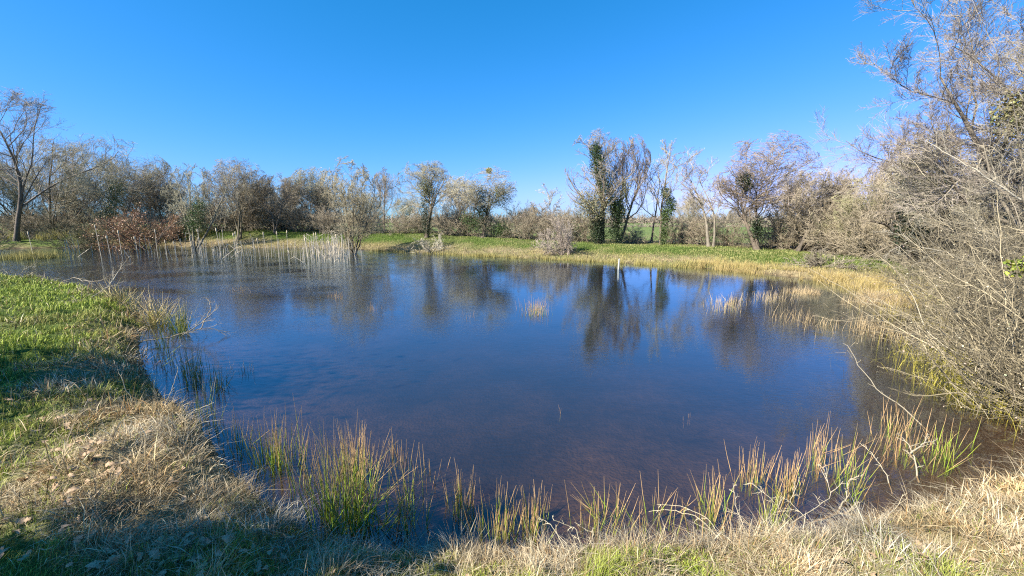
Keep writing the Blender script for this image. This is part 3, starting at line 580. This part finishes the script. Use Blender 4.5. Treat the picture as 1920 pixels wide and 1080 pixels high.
# ------------------------------------------------------------------ rush clumps
M_rush = mat_tint('rush', .65, 3, .15, spec=.12)
def rush(label, x0, x1, y0, y1, h0, h1, n, green=.6, lean=.12, name='rush_clump', cat='rushes', group=None, r=.0036, tip=(.42, .27, .13), gcol=(.16, .27, .03), wet=.1):
    px = rng.normal((x0+x1)/2, (x1-x0)/4.2, n).clip(x0-8, x1+8); py = U(y0, y1, n)
    b = np.array([PZ(a, c, 0) for a, c in zip(px, py)]); ctr = b.mean(0); dep = b[:, 1]; h = U(h0, h1, n)/FPX*dep*1.0
    big = rng.random(n) < .12; h[big] *= 1.15
    d = sd(b[:, 0], b[:, 1]); b[:, 2] = np.where(d > 0, ground_z(b[:, 0], b[:, 1], d), -wet); h += np.where(d > 0, 0, wet)
    out = (b-ctr); out[:, 2] = 0; sp_ = max(np.abs(out).max(), .05)
    dirs = np.array([0, 0, 1.])+out/sp_*lean*1.6+np.c_[rng.normal(0, lean, (n, 2)), np.zeros(n)]
    dirs[rng.random(n) < .1, :2] += rng.normal(0, .5, 2)
    P, Q = stems(b, dirs, h, r*U(.6, 1.35, n)*np.maximum(1, dep/4.5), 6, .03, tip=.18)
    m = MB(); g = rng.random(n)[:, None]; c0 = np.array(gcol)*(1+.3*rng.normal(size=(n, 1))); tipn = np.array(tip)*(1+.22*rng.normal(size=(n, 1)))
    # colour runs from the green foot to the brown top along each stem
    s = np.linspace(0, 1, 6)[None, :, None]; brk = np.clip(green+.18*rng.normal(size=(n, 1, 1)), 0.02, .95); t = np.clip((s-brk)*5+.5, 0, 1)
    yl = np.array([.30, .33, .035]); c_mid = c0[:, None]*(1-s)+yl*s
    C = np.clip(c_mid*(1-t)+tipn[:, None]*t, .01, 1)
    N, K, _ = P.shape; mm_ = MB(); tubes(mm_, P, Q, 4)
    mm_.c = [np.repeat(C[:, :, None], 4, 2).reshape(-1, 3)]
    return tag(obj(name, mm_, M_rush, loc=(ctr[0], ctr[1], 0)), label, cat, group)
G1 = 'rush clumps along the near water edge'
rush('largest rush clump, tall green and gold, at the bottom edge left of centre', 588, 712, 935, 1010, 110, 190, 170, .62, .13, group=G1)
rush('upright brown stems packed behind the largest rush clump', 625, 708, 860, 905, 50, 100, 80, .35, .08, group=G1)
rush('second tall green rush clump, left of the largest one', 470, 560, 845, 885, 55, 110, 95, .55, .14, group=G1)
rush('sparse thin rushes beside the straw bank, leftmost of the foreground row', 418, 462, 820, 862, 40, 80, 26, .5, .12, group=G1)
rush('lone slanted stalks between the two tallest rush clumps', 540, 585, 850, 925, 60, 130, 20, .5, .16, group=G1)
rush('thin brown tipped stalks in open water right above the largest clump', 720, 770, 845, 868, 22, 50, 18, .1, .08, group=G1)
rush('narrow rush clump immediately right of the largest clump', 735, 795, 930, 1000, 60, 125, 42, .5, .13, group=G1)
rush('few short stalks in open water above the narrow clump', 790, 830, 872, 905, 18, 42, 12, .1, .08, group=G1)
rush('rush clump with brown tips beside the dark shaded water', 838, 892, 925, 975, 35, 75, 48, .35, .09, group=G1)
rush('low wide rush clump with orange tips, bottom centre', 895, 970, 965, 1022, 45, 85, 62, .5, .12, group=G1)
rush('orange tipped rush clump, right half of the bottom centre pair', 975, 1030, 962, 1012, 40, 80, 55, .45, .12, group=G1)
rush('loose dark green rush clump in the brown shallows', 1070, 1190, 955, 1005, 36, 80, 44, .5, .2, group=G1)
rush('small clump with four tall brown stalks, in the brown shallows', 1198, 1268, 955, 1000, 40, 95, 22, .45, .15, group=G1)
rush('rush clump with crossed stems left of the dead branch heap', 1300, 1372, 930, 1003, 45, 92, 50, .5, .12, group=G1)
rush('brown tipped clump farther out left of the densest tan clump', 1378, 1448, 875, 912, 30, 72, 42, .25, .1, group=G1)
rush('densest tan rush clump near the bottom right', 1452, 1508, 895, 935, 40, 75, 55, .3, .1, group=G1)
rush('tallest tan rush clump with two long spikes, bottom right', 1502, 1556, 840, 890, 36, 80, 40, .2, .1, group=G1)
rush('green based rush clump beside the bottom right straw bank', 1558, 1632, 875, 938, 40, 90, 40, .5, .14, group=G1)
rush('tan rush band under the hanging twigs, right side of the pond', 1640, 1735, 790, 870, 30, 62, 70, .25, .12, group=G1)
rush('green rushes in the shade at the foot of the right thicket', 1735, 1815, 830, 880, 32, 66, 34, .75, .18, group=G1)
rush('low green tuft among the bottom right dead stems', 1428, 1462, 965, 1010, 35, 75, 40, .8, .15, group=G1)
G2 = 'small islands of rush in open water'
rush('round island of pale rushes in the middle of the pond', 976, 1028, 576, 594, 9, 24, 110, .35, .12, group=G2, r=.002)
rush('small tan tuft in open water below the cattails', 608, 646, 555, 562, 5, 14, 34, .15, .3, group=G2, r=.002)
rush('flat short tuft at left of the open water, nearest the cattails', 430, 468, 544, 549, 5, 14, 30, .05, .1, group=G2, r=.002)
rush('sparse short row of stalks between the small tan tuft and the round island', 684, 714, 577, 583, 4, 13, 16, .05, .08, group=G2, r=.002)
rush('faint stalks scattered left of the round island', 868, 900, 588, 598, 4, 11, 8, .05, .1, group=G2, r=.002)
rush('tan island of reeds at the left of the right reed bed', 1325, 1398, 562, 588, 6, 20, 120, .1, .16, group=G2, r=.002, tip=(.44, .33, .18))
rush('tan island of reeds just above, nearer the right reed bed', 1400, 1490, 552, 568, 5, 15, 120, .1, .2, group=G2, r=.002, tip=(.44, .34, .20))
rush('two short spikes standing alone in the dark blue water, centre', 1044, 1058, 770, 776, 6, 14, 3, .05, .05, group=G2, r=.002)
rush('three tiny spikes alone in the blue water, right of centre', 1283, 1298, 780, 788, 6, 14, 4, .05, .05, group=G2, r=.002)
G3 = 'rushes along the left inlet'
rush('leftmost golden tussock leaning over the left shore', 205, 262, 570, 592, 28, 55, 150, .35, .4, name='sedge_tussock', cat='tussock', group=G3, tip=(.48, .38, .17), gcol=(.22, .22, .06))
rush('middle golden tussock with pale drooping blades, left shore', 262, 318, 588, 616, 32, 62, 160, .35, .42, name='sedge_tussock', cat='tussock', group=G3, tip=(.5, .39, .2), gcol=(.28, .27, .07))
rush('upright green gold tussock beside the dead branch in the left water', 318, 356, 606, 626, 30, 62, 90, .5, .22, name='sedge_tussock', cat='tussock', group=G3, tip=(.6, .48, .24), gcol=(.22, .26, .06))
rush('rushes darkened for shade, standing in blue water below the dead branch', 330, 392, 690, 730, 35, 75, 90, .55, .1, group=G3, tip=(.36, .30, .22), gcol=(.12, .15, .05))  # this clump and the next carry the inlet's shade in dimmed colours
rush('short rushes, also darkened for shade, right of the taller ones', 395, 425, 715, 738, 25, 50, 34, .55, .08, group=G3, tip=(.36, .28, .2), gcol=(.12, .13, .05))
rush('faint sparse stalks farther out in the blue water at left', 440, 482, 690, 702, 8, 26, 14, .1, .12, group=G3, tip=(.5, .42, .33))
rush('green stalks in the shaded inlet close to the left bank', 275, 330, 640, 700, 25, 60, 60, .7, .15, group=G3, gcol=(.14, .2, .05))
rush('thin mixed stalks in shaded water above the straw mound', 350, 412, 760, 812, 30, 80, 60, .6, .16, group=G3, tip=(.5, .4, .22))

# ------------------------------------------------------------------ cattails: every stalk its own thing
CT = (.62, .54, .40)
def cattail(px, py, hpx, head=True):
    b = PZ(px, py, 0); h = hpx/FPX*b[1]
    o = empty('cattail', (b[0], b[1], 0), 'tall bleached cattail with fluffy pale seed head in the left shallows', 'cattail', 'cattails in the left shallows')
    P, Q = stems([(b[0], b[1], -.15)], [(rng.normal(0, .03), rng.normal(0, .03), 1)], h+.15, .014, 6, .008, tip=.6)
    m = MB(); tubes(m, P, Q, 5, CT); obj('stem', m, M_straw, o)
    t = P[0, -1]; d = nrm(P[0, -1]-P[0, -2]); m = MB(); m.smooth = True
    S = np.array([t+d*q for q in (-.11, -.09, -.03, .03, .08, .11)])[None]; tubes(m, S, np.array([[.008, .028, .036, .032, .020, .004]])*U(.8, 1.5), 7, (.55, .46, .31)); obj('seed_head', m, M_straw, o)
    return o
def stalk(px, py, hpx, lean, wd=1.0):
    b = PZ(px, py, 0); h = hpx/FPX*b[1]
    P, Q = stems([(b[0], b[1], -.12)], [(lean, rng.normal(0, .1), 1)], h+.12, .016*wd, 5, .035, tip=.55); m = MB(); tubes(m, P, Q, 4, np.array(CT)*U(.8, 1.15))
    if rng.random() < .25:      # a broken top hanging down
        t = P[0, -1]; P2, Q2 = stems([t], [(rng.normal(0, 1), rng.normal(0, .3), -.7)], h*U(.2, .5), .012, 4, .05); tubes(m, P2, Q2, 4, CT)
    return tag(obj('dead_stalk', m, M_straw, loc=(b[0], b[1], 0)), 'broken pale reed stalk among the cattails in the left shallows', 'reed stalk', 'broken reed stalks among the cattails')
for px, top in [(63, 428), (190, 416), (207, 436), (229, 426), (258, 437), (295, 424), (313, 444), (362, 440), (378, 424), (374, 438), (415, 422), (419, 424), (443, 431), (446, 428), (500, 429), (523, 428), (540, 426), (577, 434), (590, 431), (598, 430), (617, 446), (634, 433), (576, 440), (486, 440), (330, 446)]:
    py = 474+10*rng.random(); cattail(px, py, py-top-9)
for k in range(250):
    c = rng.random()
    if c < .5: px, py = rng.normal(615, 26), U(474, 492)
    elif c < .62: px, py = rng.normal(410, 40), U(472, 488)
    else: px, py = U(120, 560), U(470, 490)
    stalk(px, py, U(8, 40)*(1 if px < 560 else 1.15), rng.normal(0, .05) if rng.random() < .94 else rng.choice([-1, 1])*U(.5, 1.6))

# ------------------------------------------------------------------ white post
b = PZ(1159, 505, 0); m = MB(); m.smooth = False
P = np.array([[(b[0], b[1], -.4), (b[0]+.02, b[1], .2), (b[0]+.035, b[1], .46)]]); tubes(m, P, np.full((1, 3), .038), 12, (.42, .42, .37))
n0 = m.n; th = np.arange(12)*np.pi/6; tp = np.c_[P[0, -1, 0]+.038*np.cos(th), P[0, -1, 1]+.038*np.sin(th), np.full(12, .46)]; m.add(tp, np.arange(12)[None], (.78, .78, .72))
tag(obj('depth_post', m, M_post, loc=(b[0], b[1], 0)), 'short white painted post standing in the water before the far bank', 'post')

# ------------------------------------------------------------------ dead branches and twigs
def branch(name, label, paths, r, twigs=(6, 4), tone=PALE, cat='branch', L=.35, rmin=.0022, ang=.7):
    """paths: lists of (px, py, depth along the view)"""
    m = MB(); m.smooth = True; o0 = PD(*paths[0][0])
    for pt in paths:
        w3 = np.array([PD(*q) for q in pt]); K = 14; s = np.linspace(0, len(w3)-1, K)
        P = np.stack([np.interp(s, np.arange(len(w3)), w3[:, i]) for i in range(3)], 1)[None]; P = P+rng.normal(0, .004, P.shape)*w3[:, 1].mean()/4; Q = r*np.linspace(1, .35, K)[None]
        tubes(m, P, Q, 6, np.array(tone)*.85, tone)
        if twigs[0]:
            A = grow(P, Q, twigs[0], .15, 1, ang, L, 6, .14, rmin=rmin*1.4); tubes(m, *A, 4, tone)
            if twigs[1]: B = grow(*A, twigs[1], .2, 1, .7, .5, 4, .15, rmin=rmin); tubes(m, *B, 3, tone)
    return tag(obj(name, m, M_twig, loc=o0), label, cat)
branch('fallen_branch', 'dead twiggy branch lying half in the blue water at the left shore', [[(262, 640, 6.7), (320, 632, 6.9), (385, 615, 7.2), (432, 622, 7.4)], [(340, 630, 6.9), (385, 600, 7.3), (410, 575, 7.6)], [(375, 618, 7.1), (395, 580, 7.3), (392, 560, 7.4)]], .009, (9, 5), (.26, .21, .15))
branch('fallen_branch', 'bent pale branch sticking up from the water above the golden tussocks', [[(172, 558, 9.6), (205, 535, 10), (225, 505, 10.4), (232, 492, 10.5)]], .012, (9, 5), (.32, .27, .2))
branch('fallen_branch', 'low arching bare branch lying over the far left inlet', [[(110, 530, 13), (135, 521, 13), (165, 528, 12.6), (190, 527, 12.4)]], .010, (8, 3), (.28, .23, .17))
branch('fallen_branch', 'tangle of bare twigs at the tip of the left lawn', [[(28, 528, 14.6), (45, 505, 14.8), (60, 498, 15)], [(28, 528, 14.6), (60, 512, 14.4), (62, 495, 14.3)], [(28, 528, 14.6), (14, 512, 14.5), (5, 502, 14.5)]], .010, (9, 4), (.32, .27, .19))
branch('fallen_branch', 'long thin curved branch lying across the straw at the bottom right', [[(1528, 980, 2.62), (1570, 962, 2.7), (1650, 972, 2.66), (1720, 957, 2.75), (1822, 928, 2.95)], [(1570, 962, 2.7), (1585, 935, 2.8), (1592, 900, 2.95)], [(1592, 900, 2.9), (1620, 890, 2.95)]], .007, (6, 3), (.38, .31, .21), L=.16)
branch('dead_branch', 'bare forked stem rising from the bottom right water', [[(1722, 905, 3.1), (1715, 860, 3.2), (1705, 835, 3.25), (1692, 820, 3.3)], [(1708, 850, 3.2), (1735, 830, 3.25), (1755, 826, 3.3)]], .007, (6, 3), (.34, .28, .2), L=.3)
branch('hanging_twig', 'single long twig reaching left over the blue water from the right thicket', [[(1760, 830, 3.9), (1690, 760, 4.1), (1648, 735, 4.2), (1612, 688, 4.3), (1588, 648, 4.4)]], .008, (5, 0), (.36, .30, .21), L=.1)
branch('hanging_twig', 'long twig hanging down beside the right reed bed', [[(1870, 700, 4.4), (1780, 655, 4.6), (1735, 620, 4.8), (1715, 560, 5.0), (1695, 530, 5.2)]], .008, (7, 2), (.36, .30, .21), L=.15)
branch('hanging_twig', 'slanting dead twig between the tan clumps and the bare forked stem', [[(1680, 950, 2.9), (1660, 885, 3.1), (1635, 850, 3.2), (1612, 830, 3.3)]], .005, (6, 0), (.34, .28, .2), L=.1)
branch('pale_bough', 'long pale bough slanting up left through the right thicket, beneath the huge tree', [[(1915, 375, 6.5), (1880, 352, 6.8), (1820, 312, 7.2), (1770, 285, 7.6), (1735, 262, 8)]], .014, (14, 8), (.25, .215, .165), L=.35)
branch('pale_bough', 'arching pale bough dropping toward the green bank from the right thicket', [[(1830, 500, 6.5), (1770, 470, 6.8), (1720, 462, 7), (1690, 440, 7.3), (1655, 432, 7.6)], [(1700, 455, 7.1), (1670, 470, 7.3), (1655, 490, 7.4)]], .009, (14, 8), (.25, .215, .165), L=.35)
branch('dead_branch', 'leaning dead stems rising from the straw mound on the left bank', [[(300, 780, 3.9), (320, 735, 4), (335, 690, 4.1)], [(250, 760, 4), (225, 700, 4.1), (215, 680, 4.1)], [(330, 790, 3.8), (365, 770, 3.8), (400, 755, 3.8)]], .004, (5, 0), (.40, .33, .23), L=.18)
branch('dead_branch', 'two bowed straw stems curving over the water, bottom right of centre', [[(1360, 1020, 2.35), (1330, 975, 2.45), (1280, 948, 2.55), (1232, 946, 2.6)], [(1350, 1010, 2.4), (1310, 970, 2.5), (1260, 956, 2.6), (1215, 958, 2.65)]], .0032, (3, 0), (.46, .38, .25), L=.12)
branch('dead_branch', 'tangled pale twigs poking up from the straw at bottom centre', [[(1060, 1030, 2.3), (1035, 985, 2.4), (1008, 968, 2.45)], [(1090, 1030, 2.3), (1080, 990, 2.4), (1038, 975, 2.4)], [(1100, 1030, 2.3), (1115, 1000, 2.35), (1078, 980, 2.4)]], .003, (6, 3), (.42, .35, .24), L=.2)
branch('dead_branch', 'heap of thin grey stems standing in the rushes at bottom right', [[(1400, 1000, 2.5), (1380, 950, 2.6), (1375, 905, 2.75)], [(1500, 990, 2.55), (1440, 930, 2.7), (1405, 905, 2.8)], [(1480, 985, 2.5), (1560, 930, 2.75), (1545, 880, 2.9)], [(1520, 980, 2.6), (1480, 940, 2.7), (1500, 900, 2.8)], [(1395, 1010, 2.45), (1450, 965, 2.6), (1470, 930, 2.7)]], .0035, (7, 4), (.38, .31, .22), L=.25)

# ------------------------------------------------------------------ the right thicket: arching thin stems
M_thick = mat_tint('thicket_bark', .8, 1.5, .3, base=(1.12, 1.14, 1.08))
M_bud = mat_tint('bud', .6, 10, .2)
def thicket(label, x, y, h, w, nst, tone, seed_dir, reach):
    z = gz(x, y)-.05; o = empty('willow_thicket', (x, y, z), label, 'thicket', 'thickets on the right bank')
    b = np.c_[x+rng.normal(0, w*.16, nst), y+rng.normal(0, w*.2, nst), np.full(nst, z)]
    dirs = np.c_[rng.normal(seed_dir[0], .75, nst), rng.normal(seed_dir[1], .7, nst), np.full(nst, 1.)]
    P, Q = stems(b, dirs, h*rng.uniform(.5, 1.15, nst), U(.005, .012, nst), 12, .11, (-.06, 0, -.55), tip=.3)
    A = grow(P, Q, 9, .1, 1, .75, .30, 7, .17, (0, 0, -.15), rmin=.003); B = grow(*A, 6, .15, 1, .8, .45, 4, .2, (0, 0, -.1), rmin=.0022)
    for q in (P, A[0], B[0]):
        dx = q[..., 0]-x; q[..., 0] = x+np.where(dx < 0, -reach*np.tanh(-dx/reach), dx)
        q[..., 2] = np.where(q[..., 2] < .03, .03+.02*rng.random(q[..., 2].shape), q[..., 2])
    jt = lambda N: np.array(tone)*rng.choice([.3, .6, 1.0, 1.5], (N, 1), p=[.28, .30, .26, .16])*(1+.2*rng.uniform(-1, 1, (N, 1)))  # darkest stem tones stand in for the shade inside the thicket
    m = MB(); tubes(m, P, Q, 5, jt(len(P)), jt(len(P))); obj('stems', m, M_thick, o)
    m = MB(); tubes(m, *A, 4, jt(len(A[0]))); tubes(m, *B, 3, jt(len(B[0]))); obj('twigs', m, M_thick, o)
    pb = B[0][rng.random(len(B[0])) < .10][:, -1]; m = MB(); leaves(m, pb, .02, (.46, .39, .27), .3); tag(obj('buds', m, M_bud, o), kind='stuff')
    return o
TH = (.245, .20, .13)
thicket('nearest thicket of arching tan stems at the right edge, over the brown shallows', 6.0, 4.0, 2.7, 1.5, 130, TH, (-.12, .1), 1.3)
thicket('second thicket of tan stems, above the yellow green sedge', 7.8, 5.6, 3.0, 1.9, 120, (.225, .185, .125), (-.12, .1), 1.6)
thicket('third thicket, leaning out over the dark reflections', 9.8, 7.4, 3.2, 2.2, 120, (.215, .18, .125), (-.12, .1), 2.0)
thicket('fourth thicket, behind the right reed bed', 12.2, 9.5, 2.6, 2.4, 120, (.24, .195, .12), (-.12, .1), 2.3)
thicket('farthest thicket, at the end of the green bank', 14.4, 12.2, 2.2, 2.6, 110, (.23, .19, .12), (-.1, .1), 2.6)
pt = PD(1912, 500, 4.6); m = MB(); leaves(m, pt+rng.normal(0, .05, (150, 3)), .05, (.24, .27, .04), .3)
tag(obj('leafy_sprig', m, M_leaf, loc=pt), 'bright yellow green leafy sprig at the right edge of the thicket', 'sprig')

# ------------------------------------------------------------------ fallen oak leaves: one lobed shape, copied
def oakleaf(name, bend, label):
    t = np.linspace(0, 1, 9); wv = np.array([.05, .30, .18, .48, .28, .56, .34, .36, .05])*.55
    mid = np.c_[t-.5, np.zeros(9), bend*np.sin(t*3.0)]; l_ = mid+np.c_[-.03+np.zeros(9), wv, bend*1.3*wv]; r_ = mid+np.c_[-.03+np.zeros(9), -wv, bend*.6*wv+.05*np.sin(t*9)]
    V = np.concatenate([l_, mid, r_]); f = []
    for k in range(8): f += [[k, k+1, 10+k, 9+k], [9+k, 10+k, 19+k, 18+k]]
    m = MB(); m.smooth = True; m.add(V*.10, np.array(f), (.42, .29, .175)); mm_ = m.mesh(name); mm_.materials.append(M_dead); return mm_
lm = [oakleaf('dead_leaf', .12, ''), oakleaf('dead_leaf', .3, ''), oakleaf('dead_leaf', -.18, '')]
spots = []
while len(spots) < 280:
    c = rng.random()
    if c < .40: px, py = rng.normal(170, 110), rng.normal(870, 60)
    elif c < .7: px, py = rng.normal(330, 190), rng.normal(1010, 40)
    elif c < .78: px, py = rng.normal(90, 60), rng.normal(745, 30)
    elif c < .9: px, py = U(560, 1100), U(1035, 1075)
    else: px, py = rng.normal(1650, 150), rng.normal(1025, 30)
    if not (-20 < px < 1940 and 560 < py < 1110): continue
    q = PZ(px, py, .42)
    if float(sd(q[:1], q[1:2])[0]) < .05: continue
    spots.append(q)
for k, q in enumerate(spots):
    o = bpy.data.objects.new('dead_leaf', lm[k % 3]); col.objects.link(o)
    o.location = (q[0], q[1], gz(q[0], q[1])+U(.025, .055)); s = U(.4, .85); o.scale = (s, s*U(.8, 1.1), s); o.rotation_euler = (rng.normal(0, .4), rng.normal(0, .4), U(0, 6.28))
    tag(o, 'curled pale brown oak leaf lying in the grass of the near bank', 'leaf', 'fallen oak leaves on the near bank')
